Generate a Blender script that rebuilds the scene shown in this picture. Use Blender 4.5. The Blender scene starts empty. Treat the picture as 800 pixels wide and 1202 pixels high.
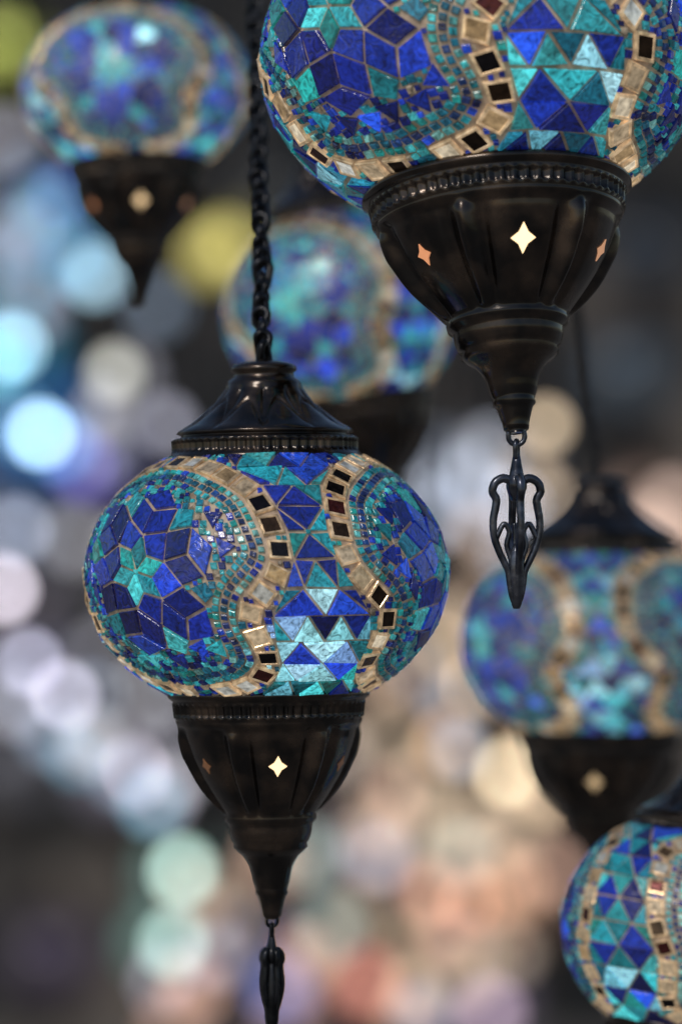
import bpy, math, random
from mathutils import Vector, Matrix, Euler
random.seed(11)
S=bpy.context.scene
COL=S.collection
F=5008.0
CAMZ=1.9
def at(px,py,d):
    return Vector(((px-400)/F*d, d, CAMZ+(601-py)/F*d))
# ------------------------------------------------------------ materials
def newmat(name):
    m=bpy.data.materials.new(name); m.use_nodes=True
    nt=m.node_tree; b=nt.nodes['Principled BSDF']
    return m,nt,b
def N(nt,t,**k):
    n=nt.nodes.new(t)
    for a,v in k.items(): setattr(n,a,v)
    return n
def mat_glass():
    m,nt,b=newmat('mosaic_glass'); L=nt.links.new
    at_=N(nt,'ShaderNodeAttribute',attribute_name='Col')
    tc=N(nt,'ShaderNodeTexCoord')
    no=N(nt,'ShaderNodeTexNoise'); no.inputs['Scale'].default_value=230; no.inputs['Detail'].default_value=5; no.inputs['Distortion'].default_value=2
    L(tc.outputs['Object'],no.inputs['Vector'])
    mr=N(nt,'ShaderNodeMapRange'); mr.inputs['From Min'].default_value=.3; mr.inputs['From Max'].default_value=.72
    mr.inputs['To Min'].default_value=.3; mr.inputs['To Max'].default_value=2.0
    L(no.outputs['Fac'],mr.inputs['Value'])
    pa=N(nt,'ShaderNodeAttribute',attribute_type='OBJECT',attribute_name='paleness')
    bo=N(nt,'ShaderNodeAttribute',attribute_type='OBJECT',attribute_name='inner_light')
    mm=N(nt,'ShaderNodeMix',data_type='RGBA'); mm.inputs[7].default_value=(.36,.44,.48,1)
    L(pa.outputs['Fac'],mm.inputs[0]); L(at_.outputs['Color'],mm.inputs[6])
    mx=N(nt,'ShaderNodeVectorMath',operation='SCALE')
    L(mm.outputs[2],mx.inputs[0]); L(mr.outputs['Result'],mx.inputs['Scale'])
    L(mx.outputs['Vector'],b.inputs['Base Color'])
    mu=N(nt,'ShaderNodeMath',operation='MULTIPLY'); L(at_.outputs['Alpha'],mu.inputs[0]); L(bo.outputs['Fac'],mu.inputs[1])
    L(mx.outputs['Vector'],b.inputs['Emission Color']); L(mu.outputs[0],b.inputs['Emission Strength'])
    b.inputs['Roughness'].default_value=.14
    b.inputs['IOR'].default_value=1.6
    b.inputs['Coat Weight'].default_value=.8; b.inputs['Coat Roughness'].default_value=.07
    bp=N(nt,'ShaderNodeBump'); bp.inputs['Strength'].default_value=.5; bp.inputs['Distance'].default_value=.0007
    L(no.outputs['Fac'],bp.inputs['Height']); L(bp.outputs['Normal'],b.inputs['Normal']); L(bp.outputs['Normal'],b.inputs['Coat Normal'])
    return m
def mat_gold():
    m,nt,b=newmat('gilded_mirror_tile'); L=nt.links.new
    at_=N(nt,'ShaderNodeAttribute',attribute_name='Col')
    tc=N(nt,'ShaderNodeTexCoord')
    no=N(nt,'ShaderNodeTexNoise'); no.inputs['Scale'].default_value=320; no.inputs['Detail'].default_value=4
    L(tc.outputs['Object'],no.inputs['Vector'])
    mr=N(nt,'ShaderNodeMapRange'); mr.inputs['From Min'].default_value=.3; mr.inputs['From Max'].default_value=.7
    mr.inputs['To Min'].default_value=.45; mr.inputs['To Max'].default_value=1.4
    L(no.outputs['Fac'],mr.inputs['Value'])
    mx=N(nt,'ShaderNodeVectorMath',operation='SCALE')
    L(at_.outputs['Color'],mx.inputs[0]); L(mr.outputs['Result'],mx.inputs['Scale'])
    L(mx.outputs['Vector'],b.inputs['Base Color'])
    b.inputs['Metallic'].default_value=.6; b.inputs['Roughness'].default_value=.18
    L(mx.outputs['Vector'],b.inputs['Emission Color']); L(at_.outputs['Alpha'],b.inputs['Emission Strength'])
    bp=N(nt,'ShaderNodeBump'); bp.inputs['Strength'].default_value=.5; bp.inputs['Distance'].default_value=.0006
    L(no.outputs['Fac'],bp.inputs['Height']); L(bp.outputs['Normal'],b.inputs['Normal'])
    return m
def mat_grout():
    m,nt,b=newmat('grout'); L=nt.links.new
    tc=N(nt,'ShaderNodeTexCoord')
    no=N(nt,'ShaderNodeTexNoise'); no.inputs['Scale'].default_value=180; no.inputs['Detail'].default_value=5
    L(tc.outputs['Object'],no.inputs['Vector'])
    cr=N(nt,'ShaderNodeValToRGB')
    cr.color_ramp.elements[0].position=.3; cr.color_ramp.elements[0].color=(.25,.18,.125,1)
    cr.color_ramp.elements[1].position=.72; cr.color_ramp.elements[1].color=(.66,.51,.37,1)
    L(no.outputs['Fac'],cr.inputs['Fac']); L(cr.outputs['Color'],b.inputs['Base Color'])
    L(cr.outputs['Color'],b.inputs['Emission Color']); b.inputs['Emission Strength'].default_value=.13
    b.inputs['Roughness'].default_value=.4
    bp=N(nt,'ShaderNodeBump'); bp.inputs['Strength'].default_value=.6; bp.inputs['Distance'].default_value=.001
    L(no.outputs['Fac'],bp.inputs['Height']); L(bp.outputs['Normal'],b.inputs['Normal'])
    return m
def mat_metal(name,c1,c2,rough=.3,scale=60,coat=0):
    m,nt,b=newmat(name); L=nt.links.new
    tc=N(nt,'ShaderNodeTexCoord')
    no=N(nt,'ShaderNodeTexNoise'); no.inputs['Scale'].default_value=scale; no.inputs['Detail'].default_value=6
    L(tc.outputs['Object'],no.inputs['Vector'])
    cr=N(nt,'ShaderNodeValToRGB')
    cr.color_ramp.elements[0].position=.4; cr.color_ramp.elements[0].color=(*c1,1)
    cr.color_ramp.elements[1].position=.72; cr.color_ramp.elements[1].color=(*c2,1)
    L(no.outputs['Fac'],cr.inputs['Fac']); L(cr.outputs['Color'],b.inputs['Base Color'])
    b.inputs['Metallic'].default_value=.8
    mr=N(nt,'ShaderNodeMapRange'); mr.inputs['To Min'].default_value=rough-.08; mr.inputs['To Max'].default_value=rough+.2
    L(no.outputs['Fac'],mr.inputs['Value']); L(mr.outputs['Result'],b.inputs['Roughness'])
    b.inputs['Coat Weight'].default_value=coat; b.inputs['Coat Roughness'].default_value=.1
    bp=N(nt,'ShaderNodeBump'); bp.inputs['Strength'].default_value=.45; bp.inputs['Distance'].default_value=.0012
    L(no.outputs['Fac'],bp.inputs['Height']); L(bp.outputs['Normal'],b.inputs['Normal'])
    return m
def mat_objemit(name,vor):
    m,nt,b=newmat(name); L=nt.links.new
    oi=N(nt,'ShaderNodeObjectInfo'); g=N(nt,'ShaderNodeAttribute',attribute_type='OBJECT',attribute_name='glow')
    if vor:
        tc=N(nt,'ShaderNodeTexCoord'); v=N(nt,'ShaderNodeTexVoronoi'); v.inputs['Scale'].default_value=42
        L(tc.outputs['Object'],v.inputs['Vector'])
        sp=N(nt,'ShaderNodeSeparateColor'); L(v.outputs['Color'],sp.inputs[0])
        mr=N(nt,'ShaderNodeMapRange'); mr.inputs['To Min'].default_value=.15; mr.inputs['To Max'].default_value=1.7
        L(sp.outputs[0],mr.inputs['Value'])
        mx=N(nt,'ShaderNodeVectorMath',operation='SCALE'); L(oi.outputs['Color'],mx.inputs[0]); L(mr.outputs['Result'],mx.inputs['Scale'])
        src=mx.outputs['Vector']
    else: src=oi.outputs['Color']
    L(src,b.inputs['Base Color']); L(src,b.inputs['Emission Color']); L(g.outputs['Fac'],b.inputs['Emission Strength'])
    b.inputs['Roughness'].default_value=.15
    return m
M_GLASS=mat_glass(); M_GOLD=mat_gold(); M_GROUT=mat_grout()
M_BRONZE=mat_metal('dark_bronze',(.011,.009,.008),(.088,.060,.042),.18,75,.6)
M_IRON=mat_metal('blackened_iron',(.007,.008,.010),(.04,.043,.052),.28,120,.15)
M_STEEL=mat_metal('tarnished_steel',(.022,.025,.034),(.16,.175,.22),.2,140,.4)
M_STAR=mat_objemit('warm_light_through_opening',False)
M_BG=mat_objemit('lit_mosaic_globe',True); M_BULB=mat_objemit('added_bulb_glow',False)

def mesh_obj(name,verts,faces,mats,smooth=False,fm=None):
    me=bpy.data.meshes.new(name); me.from_pydata([tuple(v) for v in verts],[],faces)
    for m in mats: me.materials.append(m)
    if fm: me.polygons.foreach_set('material_index',fm)
    if smooth: me.polygons.foreach_set('use_smooth',[True]*len(me.polygons))
    me.update()
    o=bpy.data.objects.new(name,me); COL.objects.link(o); return o
# ------------------------------------------------------------ mosaic pattern
A=213.0
BLUE=[(.007,.022,.28),(.010,.040,.42),(.005,.010,.12),(.014,.065,.54),(.004,.014,.18),(.008,.03,.33)]
TEAL=[(.014,.26,.33),(.03,.38,.43),(.010,.16,.25),(.06,.48,.50),(.012,.27,.25),(.012,.20,.24)]
PALE_GLINT=[(.42,.76,.84),(.28,.64,.76),(.16,.52,.66)]  # glints painted as pale tiles low in the triangle column
def pick(l): 
    c=random.choice(l); f=random.uniform(.75,1.2); return tuple(x*f for x in c)
class Chart:
    def __init__(s,a,b):
        s.a=a;s.b=b
        s.T=[0];n=600;dt=math.radians(80)/n;s.dt=dt;acc=0
        for i in range(n):
            t=(i+.5)*dt; acc+=math.hypot(a*math.sin(t),b*math.cos(t))*dt; s.T.append(acc)
    def s_of(s,t):
        sg=-1 if t<0 else 1; x=abs(t)/s.dt; i=min(int(x),599); return sg*(s.T[i]+(s.T[i+1]-s.T[i])*(x-i))
    def t_of(s,v):
        sg=-1 if v<0 else 1; v=abs(v); lo,hi=0,600
        while hi-lo>1:
            m=(lo+hi)//2
            if s.T[m]<=v: lo=m
            else: hi=m
        f=(v-s.T[lo])/(s.T[hi]-s.T[lo]); return sg*(lo+f)*s.dt
    def phi(s,X,v): return X/s.a-.15*s.t_of(v)
    def surf(s,X,v,h):
        t=s.t_of(v); ph=X/s.a - .15*t
        r=s.a*math.cos(t); z=s.b*math.sin(t)
        nr=math.cos(t)/s.a; nz=math.sin(t)/s.b; l=math.hypot(nr,nz)
        r+=h*nr/l; z+=h*nz/l
        return Vector((r*math.sin(ph),-r*math.cos(ph),z))
def overlap(P,Q):
    for A_,B_ in ((P,Q),(Q,P)):
        n=len(A_)
        for i in range(n):
            x1,y1=A_[i];x2,y2=A_[(i+1)%n]
            nx,ny=y2-y1,x1-x2
            a=[nx*x+ny*y for x,y in A_]; b=[nx*x+ny*y for x,y in B_]
            if max(a)<=min(b)+1e-6 or max(b)<=min(a)+1e-6: return False
    return True
def cen(P): return (sum(p[0] for p in P)/len(P),sum(p[1] for p in P)/len(P))
def shrinkpx(P,g):
    c=cen(P); n=len(P)
    area=sum(P[i][0]*P[(i+1)%n][1]-P[(i+1)%n][0]*P[i][1] for i in range(n))/2
    per=sum(math.hypot(P[i][0]-P[(i+1)%n][0],P[i][1]-P[(i+1)%n][1]) for i in range(n))
    inr=2*abs(area)/max(per,1e-6)
    f=max(0.2,1-g/max(inr,1e-3))
    return [(c[0]+(x-c[0])*f,c[1]+(y-c[1])*f) for x,y in P]
def cell_tiles(ch,ts=1.0,wide=0.0):
    a=ch.a; tiles=[]; H={}; GC=24.0
    smax=ch.s_of(math.radians(57.5))
    def cells(Q):
        xs=[p[0] for p in Q]; ys=[p[1] for p in Q]
        for i in range(int(min(xs)//GC),int(max(xs)//GC)+1):
            for j in range(int(min(ys)//GC),int(max(ys)//GC)+1): yield (i,j)
    def add(P,kind,force=False,gap=1.5,tries=1,minr=0):
        for tr in range(tries):
            Q=shrinkpx(P,gap*random.uniform(.85,1.2)+tr*1.6)
            if any(abs(y)>smax+2 for x,y in Q): continue
            c=cen(Q); r=max(math.hypot(x-c[0],y-c[1]) for x,y in Q)
            if r<minr: return False
            ok=True
            if not force:
                for key in cells(Q):
                    for (c2,r2,Q2) in H.get(key,()):
                        dx=c[0]-c2[0];dy=c[1]-c2[1]; rr=r+r2
                        if dx*dx+dy*dy<rr*rr and overlap(Q,Q2): ok=False;break
                    if not ok: break
            if not ok: continue
            tiles.append((Q,kind))
            per=a*math.radians(120)
            for k in (-1,0,1):
                Q2=[(x+k*per,y) for x,y in Q]; e=((c[0]+k*per,c[1]),r,Q2)
                for key in cells(Q2): H.setdefault(key,[]).append(e)
            return True
        return False
    def loc(cphi,x,y):
        return (cphi*a+x/math.cos(ch.t_of(max(-smax*1.3,min(smax*1.3,y)))),y)
    def jit(p,q=1.2): return (p[0]+random.uniform(-q,q),p[1]+random.uniform(-q,q))
    s=25.5
    def pol(r,d): return (r*math.cos(math.radians(d)),r*math.sin(math.radians(d))+6)
    R=math.sqrt(3)*s; LW=2.55*s; T0=14
    for k in range(6):
        th=k*60+T0
        add([loc(0,*p) for p in ((0,6),pol(s,th-30),pol(R,th),pol(s,th+30))],'teal',True)
    for k in range(6):
        th=k*60+T0
        add([loc(0,*p) for p in (pol(s,th+30),pol(R,th),pol(LW,th+30),pol(R,th+60))],'blue',True)
    # long blue lozenges fanning out either side of each teal point
    XO=3.0*s; ZO=3.65*s
    for k in range(6):
        th=k*60+T0
        for sg in (-1,1):
            Q=[pol(R,th),pol(XO,th),pol(ZO,th+sg*19),pol(LW,th+sg*30)]
            if sg<0: Q=Q[::-1]
            add([loc(0,*p) for p in Q],'blue',True)
    half=[(0,53),(14,52),(26,48),(38,41),(45,33),(48.5,20),(49.5,9),(47,0),(42,-7),(37.5,-13),(36,-20),(38,-30),(38,-40),(29,-49),(14,-53)]
    half=[(p+(35-p)*wide if i>3 and i<13 else p,t) for i,(p,t) in enumerate(half)]
    pts=[(p,t) for p,t in half]+[(0,-55)]+[(-p,t) for p,t in reversed(half[1:])]
    n=len(pts); dense=[]
    for i in range(n):
        p0,p1,p2,p3=[pts[(i+j-1)%n] for j in range(4)]
        for q in range(24):
            f=q/24
            v=[.5*((2*p1[c])+(-p0[c]+p2[c])*f+(2*p0[c]-5*p1[c]+4*p2[c]-p3[c])*f*f+(-p0[c]+3*p1[c]-3*p2[c]+p3[c])*f**3) for c in (0,1)]
            t=math.radians(v[1]); dense.append((math.radians(v[0]),ch.s_of(t),math.cos(t)))
    D=len(dense)
    def walk(off,step,w,h,kind,gap):
        path=[]
        for i in range(D):
            p=dense[i];q=dense[(i+2)%D];m=dense[i-2]
            dx=(q[0]-m[0])*a*p[2]; dy=q[1]-m[1]; l=math.hypot(dx,dy)+1e-9
            tx,ty=dx/l,dy/l; nx,ny=ty,-tx
            path.append((p[0]*a+nx*off/p[2],p[1]+ny*off,tx,ty,p[2]))
        acc=step
        for i in range(D):
            p=path[i];q=path[(i+1)%D]
            acc+=math.hypot((q[0]-p[0])*p[4],q[1]-p[1])
            if acc>=step:
                x,y,tx,ty,c=p; w2=w*random.uniform(.88,1.06)
                jx=random.uniform(-.06,.06); tx,ty=tx-ty*jx,ty+tx*jx
                P=[(x+(sx*w2/2*tx+sy*h/2*-ty)/c, y+sx*w2/2*ty+sy*h/2*tx) for sx,sy in ((-1,-1),(1,-1),(1,1),(-1,1))]
                if add(P,kind,False,gap): acc=0
    g=28*ts**.7
    walk(0,g+1,g-1,g,'gold',1.3)
    o=g/2+6.5
    for q,kk in ((0,'beadt'),(9.4*ts**.5,'beadd'),(18.8*ts**.5,'beadt')):
        walk(o+q,9.4*ts**.5,8.5*ts**.5,8.6*ts**.5,kk,.8)
    for k in range(6):
        th=k*60+T0
        Q=[pol(XO+1,th),pol(ZO+1,th-19),pol(4.3*s,th),pol(ZO+1,th+19)]
        add([loc(0,*p) for p in Q],'blue',tries=7,minr=11)
        Q=[pol(LW+1,th+30),pol(ZO+1,th+19),pol(4.2*s,th+30),pol(ZO+1,th+41)]
        add([loc(0,*p) for p in Q],'teal',tries=7,minr=9)
    def hw(y):
        best=None
        for i in range(D):
            p=dense[i]
            if p[0]<=0: continue
            e=abs(p[1]-y)
            if best is None or e<best[0]: best=(e,i)
        i=best[1];p=dense[i];q=dense[(i+2)%D];m=dense[i-2]
        dx=(q[0]-m[0])*a*p[2]; dy=q[1]-m[1]; l=math.hypot(dx,dy)+1e-9
        return max((math.radians(60)-p[0])*a*p[2]-(g/2+1)/max(.5,abs(dy/l)),15)
    rows=max(4,round(2*smax/(33*ts))); hgt=2*smax/rows; C60=math.radians(60)
    lines=[]
    for r in range(rows+1):
        y=-smax+r*hgt; w=min(hw(y),60*ts); lines.append((y,w))
    for r in range(rows):
        (y0,w0),(y1,w1)=lines[r],lines[r+1]
        if r%2: ya,yb,wa,wb=y1,y0,w1,w0
        else: ya,yb,wa,wb=y0,y1,w0,w1
        n=max(1,round((wa+wb)/(43*ts)))
        Bp=[jit((-wa+2*wa*i/n,ya),1.2) for i in range(n+1)]
        Tm=[jit((-wb+2*wb*(i+.5)/n,yb),1.2) for i in range(n)]
        Tt=[(-wb,yb)]+Tm+[(wb,yb)]
        low='l' if y0<-25 else ''
        for i in range(n): add([loc(C60,*p) for p in (Bp[i],Bp[i+1],Tm[i])],'tb'+low,tries=5)
        for i in range(n+1): add([loc(C60,*p) for p in (Tt[i],Tt[i+1],Bp[i])],'tt'+low,tries=5)
    per=a*math.radians(120)
    for size,kind,cnt in ((30*ts,'blue',2500),(22*ts,'fill',3500),):
        for i in range(cnt):
            x=random.uniform(-per/2,per/2); y=random.uniform(-smax,smax); c=math.cos(ch.t_of(y))
            an=math.atan2(y-6,x*c)+random.uniform(-.2,.2)
            if kind=='blue': L_=[(an,.85),(an+1.4,.6),(an+math.pi,.85),(an+math.pi+1.4,.6)]
            else: L_=[(an+j*2.094,.68) for j in range(3)]
            add([(x+size*k_*math.cos(q)/c,y+size*k_*math.sin(q)) for q,k_ in L_],kind,False,.6)
    for size in (9.6,6.6):
        y=-smax
        while y<smax:
            c=math.cos(ch.t_of(y)); x=-per/2
            while x<per/2:
                h=size/2
                if add([(x-h/c,y-h),(x+h/c,y-h),(x+h/c,y+h),(x-h/c,y+h)],'beadf',False,.8): x+=size/c
                else: x+=2.2/c
            y+=2.4
    return tiles
def build_globe(name,b,scale,seed,ts=1.0,wide=0.0,spin=0.0,painted_glints=()):
    random.seed(seed)
    ch=Chart(A,b); tiles=cell_tiles(ch,ts,wide)
    V=[];Fc=[];FM=[];FC=[]
    tm=math.radians(61.5); nl,nn=96,48; IN=2.0
    for j in range(nn+1):
        t=-tm+2*tm*j/nn
        for i in range(nl):
            p=2*math.pi*i/nl; V.append(Vector(((A-IN)*math.cos(t)*math.sin(p),-(A-IN)*math.cos(t)*math.cos(p),(b-IN)*math.sin(t))))
    for j in range(nn):
        for i in range(nl):
            i2=(i+1)%nl; Fc.append((j*nl+i,j*nl+i2,(j+1)*nl+i2,(j+1)*nl+i)); FM.append(0); FC.append((.3,.25,.2,.1))
    nsm=len(Fc)
    per=A*math.radians(120)
    HD=[]
    for (hp,ht,rad,hc,he) in painted_glints:
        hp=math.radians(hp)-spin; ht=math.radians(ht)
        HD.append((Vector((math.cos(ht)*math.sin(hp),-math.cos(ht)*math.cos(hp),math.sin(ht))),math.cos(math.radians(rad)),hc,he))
    for k in range(3):
        for Q,kind in tiles:
            area=sum(Q[i][0]*Q[(i+1)%len(Q)][1]-Q[(i+1)%len(Q)][0]*Q[i][1] for i in range(len(Q)))
            if area<0: Q=Q[::-1]
            Q=[(x+k*per,y) for x,y in Q]; n=len(Q); c=cen(Q)
            rad=max(math.hypot(x-c[0],y-c[1]) for x,y in Q)
            tl=.05 if rad<22 else .025
            tiltx=random.gauss(0,tl);tilty=random.gauss(0,tl)
            if kind.startswith('bead'): tiltx*=2;tilty*=2
            lift=min(1.4,rad*rad/(2*A)*.5)
            def ring(f,h):
                st=len(V)
                for x,y in Q:
                    xx=c[0]+(x-c[0])*f;yy=c[1]+(y-c[1])*f
                    V.append(ch.surf(xx,yy,h+lift*(h>0)+((xx-c[0])*tiltx+(yy-c[1])*tilty)))
                return st
            def band(s0,s1,mi,co):
                for i in range(n):
                    i2=(i+1)%n; Fc.append((s0+i,s0+i2,s1+i2,s1+i)); FM.append(mi); FC.append(co)
            t_=ch.t_of(c[1]); ph_=ch.phi(c[0],c[1])
            dv=Vector((math.cos(t_)*math.sin(ph_),-math.cos(t_)*math.cos(ph_),math.sin(t_)))
            lat=1.0-.6*math.sin(t_)/.85   # tile glow painted stronger towards the bottom, as if lit from low inside
            rr=random.random()
            if kind=='gold':
                q=random.uniform(.75,1.15)
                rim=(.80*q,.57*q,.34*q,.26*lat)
                low=c[1]<-40
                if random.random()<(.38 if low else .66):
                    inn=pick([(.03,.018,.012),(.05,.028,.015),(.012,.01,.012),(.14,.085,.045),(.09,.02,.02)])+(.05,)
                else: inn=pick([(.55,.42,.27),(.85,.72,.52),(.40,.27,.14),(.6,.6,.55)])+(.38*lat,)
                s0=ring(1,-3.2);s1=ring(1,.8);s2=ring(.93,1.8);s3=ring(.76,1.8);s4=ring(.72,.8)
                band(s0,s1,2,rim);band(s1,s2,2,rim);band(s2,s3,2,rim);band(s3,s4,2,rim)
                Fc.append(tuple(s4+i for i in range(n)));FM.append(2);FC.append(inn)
                continue
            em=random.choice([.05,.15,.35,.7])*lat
            if kind=='teal': co=pick(TEAL); em=max(em,.25)
            elif kind=='blue': co=pick(BLUE)
            elif kind=='beadt': co=pick(TEAL+[(.10,.42,.42),(.2,.5,.46)]) if rr<.85 else pick(BLUE)
            elif kind=='beadf': co=pick(TEAL+[(.3,.24,.17)]) if rr<.55 else pick(BLUE)
            elif kind=='beadd': co=pick([(.01,.05,.2),(.015,.03,.12),(.01,.12,.2)])
            elif kind=='fill': co=pick(BLUE) if rr<.65 else pick(TEAL)
            elif kind=='tb': co=pick(BLUE) if rr<.90 else pick(TEAL)
            elif kind=='tt': co=pick(TEAL) if rr<.84 else pick(BLUE)
            elif kind=='tbl': co=pick(BLUE) if rr<.84 else (pick(TEAL) if rr<.95 else pick(PALE_GLINT))
            elif kind=='ttl': co=pick(TEAL) if rr<.74 else (pick(PALE_GLINT) if rr<.90 else pick(BLUE))
            if kind.startswith('bead'): em=min(em,.3)
            if kind in('tbl','ttl') and co[0]>.1: em=.5
            for hd,hr,hc,he in HD:  # highlight patches painted into the colour and glow of nearby tiles
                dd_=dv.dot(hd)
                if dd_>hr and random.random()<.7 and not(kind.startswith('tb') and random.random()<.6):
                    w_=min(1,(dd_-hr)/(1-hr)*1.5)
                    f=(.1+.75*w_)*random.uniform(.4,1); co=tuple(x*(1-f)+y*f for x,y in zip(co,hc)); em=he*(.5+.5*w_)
            co=tuple(co[:3])+(em,)
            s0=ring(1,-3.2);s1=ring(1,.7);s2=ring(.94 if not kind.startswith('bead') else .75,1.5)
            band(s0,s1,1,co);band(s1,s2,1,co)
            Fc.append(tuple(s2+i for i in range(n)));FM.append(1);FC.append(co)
    V=[v*scale for v in V]
    o=mesh_obj(name,V,Fc,[M_GROUT,M_GLASS,M_GOLD],False,FM)
    me=o.data
    me.polygons.foreach_set('use_smooth',[i<nsm for i in range(len(Fc))])
    ca=me.color_attributes.new('Col','FLOAT_COLOR','CORNER')
    arr=[]
    for f,co in zip(Fc,FC): arr+= list(co)*len(f)
    ca.data.foreach_set('color',arr)
    return o
# ------------------------------------------------------------ metal parts
RIBD=8.5
def relief(d,dep): return dep*math.exp(-((d-1)/.15)**2) - dep*.7*math.exp(-((d-.70)/.13)**2)
def lathe(name,prof,scale,flute=None,ribs=None,lobes=None,nl=288,mat=None,cap=True):
    V=[];Fc=[]
    for r,z in prof:
        for i in range(nl):
            th=2*math.pi*i/nl; rr=r
            if flute:
                for z0,z1,cnt,dep in flute:
                    if z0<=z<=z1: rr-=dep*(.5+.5*math.cos(cnt*th))
            if ribs:
                z0,z1,cnt,dep,ph=ribs
                if z0<=z<=z1:
                    f=(z-z0)/(z1-z0)
                    e=min(1,math.sin(math.pi*f)**.5*1.1)
                    d=abs(((th-ph)*cnt/(2*math.pi)+.5)%1-.5)*2
                    rr+=e*relief(d,dep)
            if lobes:
                z0,z1,cnt,dep,ph=lobes
                if z0<=z<=z1:
                    f=(z-z0)/(z1-z0); e=math.sin(math.pi*f)**.5
                    q=abs(math.sin(cnt*(th-ph)/2))
                    rr+=e*dep*(q**.6-.6)
                    rr-=dep*.55*math.exp(-((f-.12-.55*q)/.05)**2)
            V.append(Vector((rr*math.sin(th),-rr*math.cos(th),z))*scale)
    m=len(prof)
    for j in range(m-1):
        for i in range(nl):
            i2=(i+1)%nl; Fc.append((j*nl+i,(j+1)*nl+i,(j+1)*nl+i2,j*nl+i2))
    if cap:
        Fc.append(tuple(range((m-1)*nl,m*nl))); Fc.append(tuple(reversed(range(nl))))
    return mesh_obj(name,V,Fc,[mat or M_BRONZE],True)
def densify(prof,step=2.5):
    out=[]
    for (r0,z0),(r1,z1) in zip(prof,prof[1:]):
        n=max(1,int(abs(z1-z0)/step))
        for k in range(n): f=k/n; out.append((r0+(r1-r0)*f,z0+(z1-z0)*f))
    out.append(prof[-1]); return out
TOPCAP=[(8,252),(22,251),(34,248),(39,244),(39,240),(35,237),(36,232),(41,229),(44,225),(45,218),(50,210),(57,202),(65,194),(75,186),(85,179),(94,174),(101,170),(104,167),(99,165),(99,163),(107,161),(110,159),(110,144),(112,142),(115,139),(114,134),(106,131),(100,130)]
BOTCAP=[(104,-131),(112,-132),(117,-134),(119,-138),(119,-142),(115,-145),(113,-147),(114,-149),(112,-166),(109,-168),(110,-171),(108,-175),(104,-180),(102,-190),(98,-202),(94,-213),(88,-225),(82,-237),(74,-250),(66,-262),(58,-273),(53,-280),(54,-283),(53,-288),(49,-292),(48,-302),(45,-311),(42,-315),(43,-319),(38,-324),(32,-329),(28,-335),(25,-341),(23,-348),(21,-358),(18,-368),(19,-372),(16,-376),(14,-384),(12,-392),(11,-400),(6,-404)]
PANEL_PH=math.radians(7)
def profile_r(prof,z):
    for (r0,z0),(r1,z1) in zip(prof,prof[1:]):
        if z1<=z<=z0: return r0+(r1-r0)*(z0-z)/(z0-z1+1e-9)
    return prof[-1][0]
def star(name,prof,th0,zc,scale,big=1.0,bump=1.2):
    out=[(0,14.5),(5.0,5.4),(13,0),(5.0,-5.4),(0,-14.5),(-5.0,-5.4),(-13,0),(-5.0,5.4)]
    V=[]
    for h in (-3,bump):
        for x,y in out:
            z=zc+y*big; r=profile_r(prof,z)+h; th=th0+x*big/r
            V.append(Vector((r*math.sin(th),-r*math.cos(th),z))*scale)
    r=profile_r(prof,zc)+bump
    V.append(Vector((r*math.sin(th0),-r*math.cos(th0),zc))*scale)
    Fc=[]
    for i in range(8):
        j=(i+1)%8; Fc.append((i,j,8+j,8+i)); Fc.append((8+i,8+j,16))
    return mesh_obj(name,V,Fc,[M_STAR])
def tube(path,rad,closed=False,nseg=10):
    V=[];Fc=[];n=len(path)
    for i in range(n):
        p=Vector(path[i])
        if closed: d=Vector(path[(i+1)%n])-Vector(path[i-1])
        else: d=Vector(path[min(i+1,n-1)])-Vector(path[max(i-1,0)])
        d.normalize(); up=Vector((0.13,1,0.07)) if abs(d.y)<.9 else Vector((1,0,0))
        e1=d.cross(up).normalized(); e2=d.cross(e1)
        r=rad(i/(n-1)) if callable(rad) else rad
        for k in range(nseg):
            a=2*math.pi*k/nseg; V.append(p+e1*r*math.cos(a)+e2*r*math.sin(a))
    for i in range(n if closed else n-1):
        i2=(i+1)%n
        for k in range(nseg):
            k2=(k+1)%nseg; Fc.append((i*nseg+k,i*nseg+k2,i2*nseg+k2,i2*nseg+k))
    if not closed:
        Fc.append(tuple(reversed(range(nseg)))); Fc.append(tuple(range((n-1)*nseg,n*nseg)))
    return V,Fc
class Acc:
    def __init__(s): s.V=[];s.F=[]
    def add(s,vf):
        o=len(s.V); s.V+=vf[0]; s.F+=[tuple(i+o for i in f) for f in vf[1]]
def link(c,L,W,wr,ang,tw=0.0):
    pts=[]
    for i in range(28):
        a=2*math.pi*i/28; x=math.cos(a)*W/2; z=math.sin(a)*W/2+(1 if math.sin(a)>0 else -1)*(L-W)/2
        an=ang+tw*z/L
        pts.append(Vector((c[0]+x*math.cos(an),c[1]+x*math.sin(an),c[2]+z)))
    return tube(pts,wr,True,8)
def chain(name,p0,p1,u,L=34,W=16,wr=4.6):
    p0=Vector(p0);p1=Vector(p1); n=max(1,int((p1-p0).length/(u*(L-2*wr)*.84)))
    ac=Acc()
    for i in range(n):
        c=p0+(p1-p0)*((i+.5)/n)+Vector((random.uniform(-1.5,1.5),0,random.uniform(-1,1)))*u
        ac.add(link(c,L*u*random.uniform(.97,1.12),W*u*random.uniform(.85,1.15),wr*u,(math.pi/2)*(i%2)+.7+random.uniform(-.6,.6),1.5))
    return mesh_obj(name,ac.V,ac.F,[M_IRON],True)
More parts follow.
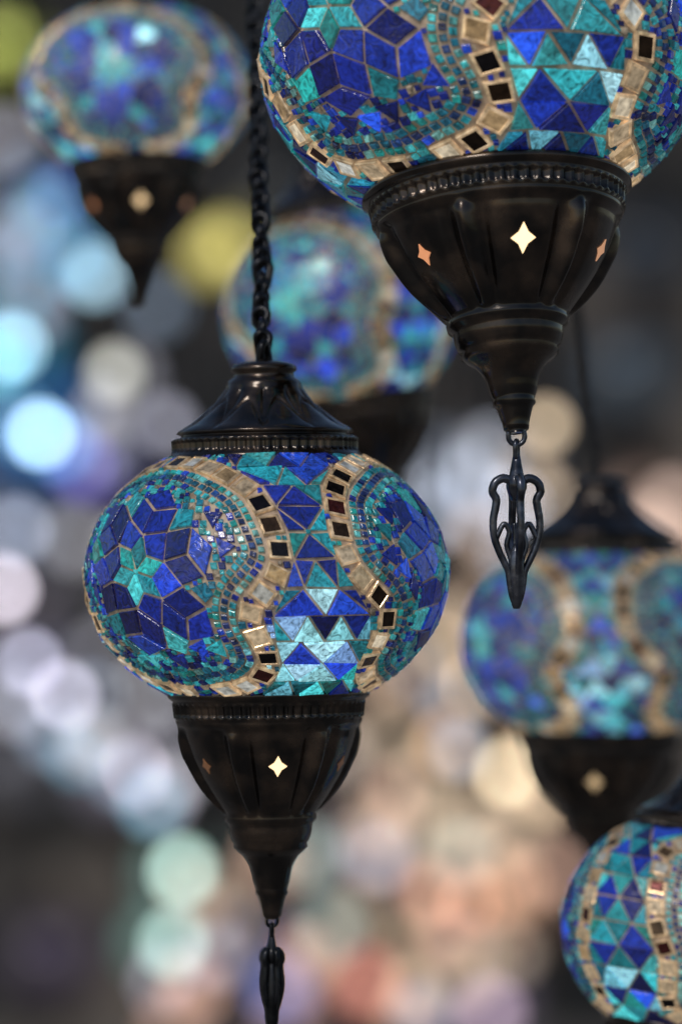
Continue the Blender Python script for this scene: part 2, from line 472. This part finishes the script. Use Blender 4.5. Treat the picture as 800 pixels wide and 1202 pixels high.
def smooth_path(P,n=6):
    out=[]
    for i in range(len(P)-1):
        p0=P[max(i-1,0)];p1=P[i];p2=P[i+1];p3=P[min(i+2,len(P)-1)]
        for k in range(n):
            f=k/n
            out.append(tuple(.5*((2*p1[c])+(-p0[c]+p2[c])*f+(2*p0[c]-5*p1[c]+4*p2[c]-p3[c])*f*f+(-p0[c]+3*p1[c]-3*p2[c]+p3[c])*f**3) for c in range(len(p1))))
    out.append(P[-1]); return out
def cage(name,top,u,k=1.0,slim=1.0,mat=None,wires=4):
    """ring, stem and slim looped wire finial hanging from point top"""
    ac=Acc(); t=Vector(top); u=u*k
    ac.add(link(t+Vector((0,0,-8*u)),22*u,20*u,3.2*u,.1))
    ac.add(link(t+Vector((0,0,-25*u)),22*u,13*u,3*u,1.3))
    ac.add(tube([t+Vector((0,0,z))*u for z in (-32,-40,-48,-56,-64)],lambda f:(4.5+6*f)*u,False,12))
    T=lambda r,a,z: t+Vector((r*math.cos(a),r*math.sin(a),z))*u
    ac.add(tube([T(0,0,z) for z in (-52,-58,-64,-72,-80,-88)],lambda f:(6+7*math.sin(3.1*f))*u,False,14))
    for q in range(wires):
        a=q*2*math.pi/wires+.22
        w=slim*(1.0 if (q%2==0 or wires>4) else .7)
        P=smooth_path([(7,-64),(17,-60),(28,-65),(32,-76),(27,-86),(28,-96),(31,-112),(30,-130),(24,-148),(17,-162),(11,-174),(9,-188),(6,-204),(2,-214)],5)
        ac.add(tube([T(r*w,a,z) for r,z in P],lambda f:(5.6-1.8*f)*u,False,10))
        P=smooth_path([(27*w,-134),(17*w,-116),(9,-126),(13*w,-142),(7,-160),(5,-180)],5)
        ac.add(tube([T(r,a,z) for r,z in P],3.4*u,False,8))
    if wires>4:
        ac.add(tube([T(0,0,z) for z in (-70,-85,-105,-130,-155,-180,-205,-222)],lambda f:(3+11*math.sin(math.pi*f)**.8)*u,False,14))
    else:
        ac.add(tube([T(0,0,z) for z in (-140,-150,-160,-175,-195,-215,-220)],lambda f:(4+6*math.sin(math.pi*min(1,f+.05)))*u,False,14))
    return mesh_obj(name,ac.V,ac.F,[mat or M_IRON],True)
U0=1.88/F
def assemble(label,centre,k,rot,spin,globe_b=164,seed=5,ts=1.0,wide=0.0,painted_glints=(),capz=1.0,captop=1.0,capr=1.0,panel=0,chain_top=None,chain_k=1.0,pend=None,slim=1.0,pmat=None,wires=4,group='blue mosaic lamps hanging on chains',pale=0.0,boost=.85,glow=(1.5,.3,.25)):
    root=bpy.data.objects.new('mosaic_lamp',None); COL.objects.link(root)
    root.empty_display_size=.02
    R=Euler(rot).to_matrix()
    g=build_globe('glass_globe',globe_b,U0,seed,ts,wide,spin,painted_glints)
    g['paleness']=float(pale); g['inner_light']=float(boost)
    dz=(globe_b-164)*.853
    tp=densify([(r*captop,z+dz) for r,z in TOPCAP])
    bp=densify([(r*capr,-131-dz+(z+131)*capz) for r,z in BOTCAP])
    t=lathe('top_cap',tp,U0,[(145+dz,157+dz,60,5)],None,(169+dz,221+dz,10,7,0))
    zz=lambda z:-131-dz+(z+131)*capz
    b=lathe('bottom_cap',bp,U0,[(zz(-165.5),zz(-149.5),64,5.5)],(zz(-279),zz(-176),6,RIBD*capr,PANEL_PH))
    sts=[star('star_opening',bp,PANEL_PH+i*math.pi/3,zz(-221),U0,capr*(.84 if i==0 else .62)) for i in range(6)]
    parts=[t,b]+sts
    for i,s_ in enumerate(sts):
        if i==0: gv=glow[0];s_.color=(1,.70,.38,1)
        elif i==5: gv=glow[1];s_.color=(1,.42,.2,1)
        elif i==1: gv=glow[2];s_.color=(1,.5,.27,1)
        else: gv=.3;s_.color=(1,.5,.25,1)
        s_['glow']=float(gv)
        if gv<.3: s_.color=(.25,.12,.06,1)
        if gv==0: s_.color=(.02,.012,.008,1)
    g.rotation_euler=(0,0,spin)
    for o in parts: o.rotation_euler=(0,0,panel)
    for o in parts+[g]: o.parent=root
    root.location=centre; root.rotation_euler=rot; root.scale=(k,k,k)
    u=U0*k
    W=Matrix.Translation(centre)@R.to_4x4()@Matrix.Diagonal((k,k,k,1))
    top=W@Vector((0,0,(254+dz)*U0)); bot=W@Vector((0,0,(-131-dz+(-402+131)*capz)*U0))
    objs=[]
    ct=chain_top if chain_top else top+Vector((0,0,.9))
    objs.append(chain('chain',top-Vector((0,0,8*u)),ct,u*chain_k))
    if pend:
        objs.append(cage('wire_finial',bot+Vector((0,0,2*u)),u,pend,slim,pmat,wires))
    Wi=W.inverted()
    for o in objs:
        o.data.transform(Wi); o.parent=root
    root['label']=label; root['category']='lamp'; root['group']=group
    return root
GLINT_ICE=(.48,.84,.96)  # pale cyan of the painted highlights
d=1.88
assemble('blue and teal mosaic glass lamp with fluted dark bronze caps',at(313,675,d),1.0,(math.radians(-1),math.radians(-.9),0),math.radians(17-60),chain_top=at(298,-60,d+.22),pend=.66,slim=.6,wires=5,glow=(1.5,.2,.2),painted_glints=((13,-34,18,GLINT_ICE,.9),))
d=1.86
assemble('large blue mosaic lamp with bronze cup and slim wire finial',at(569,64,d),1.235*d/1.88,(math.radians(-12.5),math.radians(-4.2),0),math.radians(17-60),seed=8,capz=.88,capr=1.07,captop=1.05,panel=math.radians(3),pend=.76,slim=.95,pmat=M_STEEL,glow=(1.6,.4,.4),painted_glints=((10,5,14,(.12,.62,.68),.6),))
d=1.98
assemble('round mosaic lamp with large blue triangles and gilded squares',at(800,1088,d),.665*d/1.88,(math.radians(-3),math.radians(8),0),math.radians(-37-60),globe_b=200,seed=21,ts=1.3,wide=.6,chain_top=at(868,-60,d),painted_glints=((2,16,9,(.5,.75,.12),.7),))
d=2.3
assemble('blue mosaic lamp with pale star flower above dark cup',at(160,106,d),.635*d/1.88,(math.radians(-5),math.radians(-1.5),0),math.radians(-8),seed=14,pale=.10,boost=1.1,capr=1.1,panel=math.radians(-2),glow=(1.1,.35,.35),painted_glints=((-8,5,17,(.1,.55,.58),.5),(8,24,6,GLINT_ICE,1.2)))
d=2.3
assemble('turquoise and blue mosaic lamp with wide dark cup',at(400,364,d),.645*d/1.88,(math.radians(-2),math.radians(-10),0),math.radians(-22),globe_b=200,seed=33,ts=1.15,capr=1.2,captop=1.0,pale=.04,boost=1.1,glow=(0,0,0),painted_glints=((-22,8,18,(.08,.55,.52),.5),))
d=2.26
assemble('blue mosaic lamp under a plain dark conical cap',at(703,754,d),.765*d/1.88,(math.radians(-1),0,0),math.radians(-62),seed=9,capz=.88,capr=1.07,captop=1.08,chain_top=at(672,300,d),chain_k=.6,panel=math.radians(-15),pale=.12,boost=1.1,glow=(.5,0,0),painted_glints=((1,-24,17,GLINT_ICE,1.0),(1,25,12,GLINT_ICE,.4)))

# ------------------------------------------------------------ far lamps, and bulbs added for blurred highlights
def small_lamp_meshes():
    prof=[(math.cos(t)*1.0,math.sin(t)*.82) for t in [math.radians(62-124*i/20) for i in range(21)]]
    g=lathe('glass_globe',prof,.08,nl=40,mat=M_BG)
    t=lathe('top_cap',[(.05,1.25),(.18,1.22),(.2,1.1),(.35,.98),(.5,.84),(.54,.74),(.5,.70)],.08,nl=40)
    b=lathe('bottom_cap',[(.5,-.70),(.55,-.74),(.52,-.84),(.45,-1.05),(.28,-1.3),(.2,-1.4),(.1,-1.6),(.05,-1.75)],.08,nl=40)
    c=chain('chain',(0,0,.1),(0,0,1.3),.0004)
    return [g,t,b,c]
protoL=small_lamp_meshes()
def bulb_meshes():  # bulb-shaped emitters, added to make blurred highlight discs
    b=lathe('bulb',[(.02,1.0),(.42,.95),(.5,.7),(.75,.35),(1.0,-.1),(.98,-.5),(.75,-.85),(.4,-1.05),(.05,-1.12)],1.0,nl=24,mat=M_BULB)
    s=lathe('socket',[(.2,2.5),(.5,2.3),(.6,1.6),(.58,.9),(.5,.86)],1.0,nl=24)
    V,Fc=tube([(0,0,2.4),(0,0,30),(0,0,80)],.08,False,8)
    c=mesh_obj('cord',V,Fc,[M_IRON],True)
    return [b,s,c]
protoB=bulb_meshes()
firstL=[True];firstB=[True]
def place(protos,first,rootname,loc,scale,color,glow,label,cat,group,rotz=0):
    root=bpy.data.objects.new(rootname,None); COL.objects.link(root); root.empty_display_size=.02
    for i,p in enumerate(protos):
        if first[0]: o=p
        else:
            o=p.copy(); COL.objects.link(o)
        o.parent=root
        if i==0: o.color=(*color,1); o['glow']=float(glow)
    first[0]=False
    root.location=loc; root.scale=(scale,)*3; root.rotation_euler=(0,0,rotz)
    root['label']=label; root['category']=cat; root['group']=group
    return root
def lin(c): return tuple((x/255)**2.2 for x in c)
def cname(c):
    r,g,b=c
    if max(c)-min(c)<30: return 'pale grey' if max(c)>120 else 'dim grey'
    if b>=max(r,g): return 'lavender' if r>g else ('light blue' if g>140 else 'deep blue')
    if g>=r: return 'pale green'
    return 'golden yellow' if g>.75*r else 'amber red'
random.seed(77)
LAMPS=[(5,70,60,(125,132,60),.6),(62,228,45,(55,90,185),.65),(15,300,45,(75,125,155),.55),(10,405,60,(60,135,165),.7),
(55,508,85,(50,98,155),.8),(118,548,45,(80,80,150),.5),(258,285,46,(165,155,80),.5),(20,625,50,(110,120,140),.55),
(5,700,50,(145,138,152),.55),(60,800,55,(112,112,135),.55),(150,905,60,(125,120,135),.55),(218,1025,48,(115,150,142),.6),
(200,1105,50,(105,140,132),.5),(240,1170,50,(110,90,82),.5),(60,1120,60,(66,60,74),.4),(565,570,85,(130,138,152),.7),
(480,820,65,(130,104,88),.7),(560,780,60,(158,132,106),.7),(600,905,55,(158,134,108),.7),(440,1000,65,(112,102,106),.6),
(540,1065,75,(166,126,104),.7),(640,1060,55,(92,76,66),.55),(430,1150,60,(126,86,76),.55),(560,1180,60,(92,84,96),.5),
(770,610,70,(142,118,106),.6),(350,960,60,(88,82,82),.45),(290,1100,55,(62,66,98),.4),(500,930,55,(140,116,96),.6),(620,830,50,(146,122,100),.6),(660,1000,50,(110,94,80),.5),
(740,440,60,(62,70,78),.4),(330,240,50,(66,68,68),.3),(760,300,55,(52,58,66),.3),(140,700,50,(92,92,100),.4),(470,700,50,(120,110,100),.5),(390,900,55,(96,86,80),.45),(20,900,55,(80,80,86),.4),(330,1190,60,(80,74,84),.4)]
for i,(px,py,r,c,g) in enumerate(LAMPS):
    dd=12+ (i%5)*.5
    place(protoL,firstL,'mosaic_lamp',at(px,py,dd),r*dd/F/.08,lin(c),g,cname(c)+' mosaic lamp hanging in the market stall','lamp','distant mosaic lamps hanging in the bazaar',random.uniform(0,6))
ADDED_BULBS=[(15,405,(165,212,232),.78,8),(-5,425,(115,190,212),.38,7),(48,508,(178,214,238),.92,8),(70,520,(80,135,190),.3,10),(25,495,(110,165,205),.3,9),(112,322,(155,190,208),.48,6.5),(135,435,(125,125,118),.28,5.5),(5,690,(220,210,222),.58,8),(90,300,(85,135,165),.25,9),(25,345,(90,148,165),.22,10),
(35,775,(175,174,196),.4,7),(75,815,(200,196,214),.5,8),(110,868,(145,145,150),.26,6.5),(150,905,(215,206,222),.68,9),(185,935,(145,140,152),.25,9),(215,1020,(178,212,200),.52,9),(205,1105,(160,192,184),.4,9),
(225,1160,(140,114,100),.24,11),(60,225,(70,112,205),.42,7),(40,245,(60,98,190),.25,9),(262,285,(178,168,98),.27,9),(245,300,(160,150,85),.15,9),(640,497,(180,160,134),.34,5.3),(545,560,(172,181,198),.36,10),(600,590,(165,172,190),.34,9),(520,600,(160,168,185),.28,10),(570,530,(165,168,178),.26,9),(600,640,(150,155,168),.22,10),
(595,905,(226,204,168),.58,8),(525,870,(172,138,108),.3,9),(440,1000,(132,124,130),.28,11),(560,1060,(216,158,130),.4,9),(505,1045,(196,150,126),.3,8),(430,1150,(170,112,98),.27,9),(600,1040,(182,142,114),.25,10),(540,1110,(188,128,102),.23,10),
(480,790,(172,144,122),.28,10),(20,620,(148,156,176),.32,8),(560,800,(188,160,126),.34,9),(520,750,(176,155,130),.28,10),(765,625,(188,162,146),.27,9),(785,590,(166,144,132),.2,9),(100,545,(110,102,178),.27,9),(150,80,(120,135,80),.12,9),(640,930,(158,134,110),.24,9),(8,45,(145,152,80),.3,9),(640,870,(178,152,126),.27,9),
(490,1190,(110,102,120),.2,9),(575,1185,(122,106,120),.22,9),(330,1160,(70,76,112),.15,9),(400,880,(104,94,86),.15,9),(470,930,(136,112,98),.23,9)]
LEFTC=[(150,168,190),(172,172,188),(115,142,172),(140,139,144),(185,185,198),(110,152,172)]
BOTC=[(188,152,130),(168,150,134),(136,130,142),(150,165,158),(178,158,132),(150,118,104)]
MIDC=[(170,150,128),(150,155,166),(184,164,138),(148,126,108)]
for i in range(22): ADDED_BULBS.append((random.uniform(0,230),random.uniform(350,960),random.choice(LEFTC),random.uniform(.05,.18),random.uniform(5.5,11)))
for i in range(32): ADDED_BULBS.append((random.uniform(180,660),random.uniform(960,1200),random.choice(BOTC),random.uniform(.05,.16),random.uniform(5.5,11)))
for i in range(34): ADDED_BULBS.append((random.uniform(430,660),random.uniform(540,1000),random.choice(MIDC),random.uniform(.06,.18),random.uniform(5.5,11)))
for i in range(8): ADDED_BULBS.append((random.uniform(0,60),random.uniform(130,330),random.choice(LEFTC),random.uniform(.05,.15),random.uniform(6,9)))
for px,py,c,T,dd in ADDED_BULBS:  # added bulbs stand in for bright glints on the distant globes
    rb=random.uniform(.017,.028)*dd/8*(1.0 if T>.3 else 1.3); pr=rb*F/dd; blur=99*(1/1.84-1/dd)
    lc=lin(c); m=max(lc); lc2=tuple(x/m for x in lc)
    glow=T*((blur**2+pr**2)/pr**2)*.92
    place(protoB,firstB,'added_highlight_bulb',at(px,py,dd),rb,lc2,glow,cname(c)+' added bulb standing in for a blurred highlight','added light','added bulbs standing in for blurred highlights')
# ------------------------------------------------------------ setting
def sheet(name,V,mat):
    return mesh_obj(name,V,[(0,1,2,3)],[mat])
m,nt,b=newmat('market_wall_plaster'); L=nt.links.new
tc=N(nt,'ShaderNodeTexCoord'); no=N(nt,'ShaderNodeTexNoise'); no.inputs['Scale'].default_value=2.1; no.inputs['Detail'].default_value=3
L(tc.outputs['Object'],no.inputs['Vector'])
cr=N(nt,'ShaderNodeValToRGB'); e=cr.color_ramp.elements
e[0].position=.38; e[0].color=(.012,.014,.016,1); e[1].position=.66; e[1].color=(.17,.145,.125,1)
x=e.new(.52); x.color=(.052,.048,.045,1)
L(no.outputs['Fac'],cr.inputs['Fac']); L(cr.outputs['Color'],b.inputs['Base Color']); b.inputs['Roughness'].default_value=.8
wall=sheet('market_wall',[(-9,15.5,0),(9,15.5,0),(9,15.5,6),(-9,15.5,6)],m)
wall['kind']='structure'
m,nt,b=newmat('stone_paving'); L=nt.links.new
tc=N(nt,'ShaderNodeTexCoord'); br=N(nt,'ShaderNodeTexBrick'); br.inputs['Scale'].default_value=2
br.inputs['Color1'].default_value=(.2,.18,.16,1); br.inputs['Color2'].default_value=(.26,.24,.21,1); br.inputs['Mortar'].default_value=(.08,.07,.06,1)
L(tc.outputs['Object'],br.inputs['Vector']); L(br.outputs['Color'],b.inputs['Base Color']); b.inputs['Roughness'].default_value=.7
gr=sheet('ground',[(-40,-30,0),(40,-30,0),(40,60,0),(-40,60,0)],m); gr['kind']='structure'
# ------------------------------------------------------------ light
w=bpy.data.worlds.new('World'); S.world=w; w.use_nodes=True; nt=w.node_tree
bg=nt.nodes['Background']; sky=nt.nodes.new('ShaderNodeTexSky'); sky.sky_type='NISHITA'; sky.sun_disc=False
el,az=math.radians(42),math.radians(205)
sky.sun_elevation=el; sky.sun_rotation=az
nt.links.new(sky.outputs['Color'],bg.inputs['Color']); bg.inputs['Strength'].default_value=.07
sd=bpy.data.lights.new('sun','SUN'); sd.energy=1.3; sd.angle=math.radians(16); sd.color=(1,.92,.82)
so=bpy.data.objects.new('sun',sd); COL.objects.link(so)
dirv=Vector((math.sin(az)*math.cos(el),math.cos(az)*math.cos(el),math.sin(el)))
so.rotation_euler=dirv.to_track_quat('Z','Y').to_euler()
# ------------------------------------------------------------ camera
cd=bpy.data.cameras.new('camera'); cam=bpy.data.objects.new('camera',cd); COL.objects.link(cam)
cam.location=(0,0,CAMZ); cam.rotation_euler=(math.radians(90),0,0)
cd.sensor_fit='VERTICAL'; cd.sensor_height=36; cd.lens=150; cd.clip_end=500; cd.clip_start=.05
cd.dof.use_dof=True; cd.dof.focus_distance=1.825; cd.dof.aperture_fstop=3.8
S.camera=cam
S.view_settings.view_transform='Standard'; S.view_settings.look='None'; S.view_settings.exposure=0
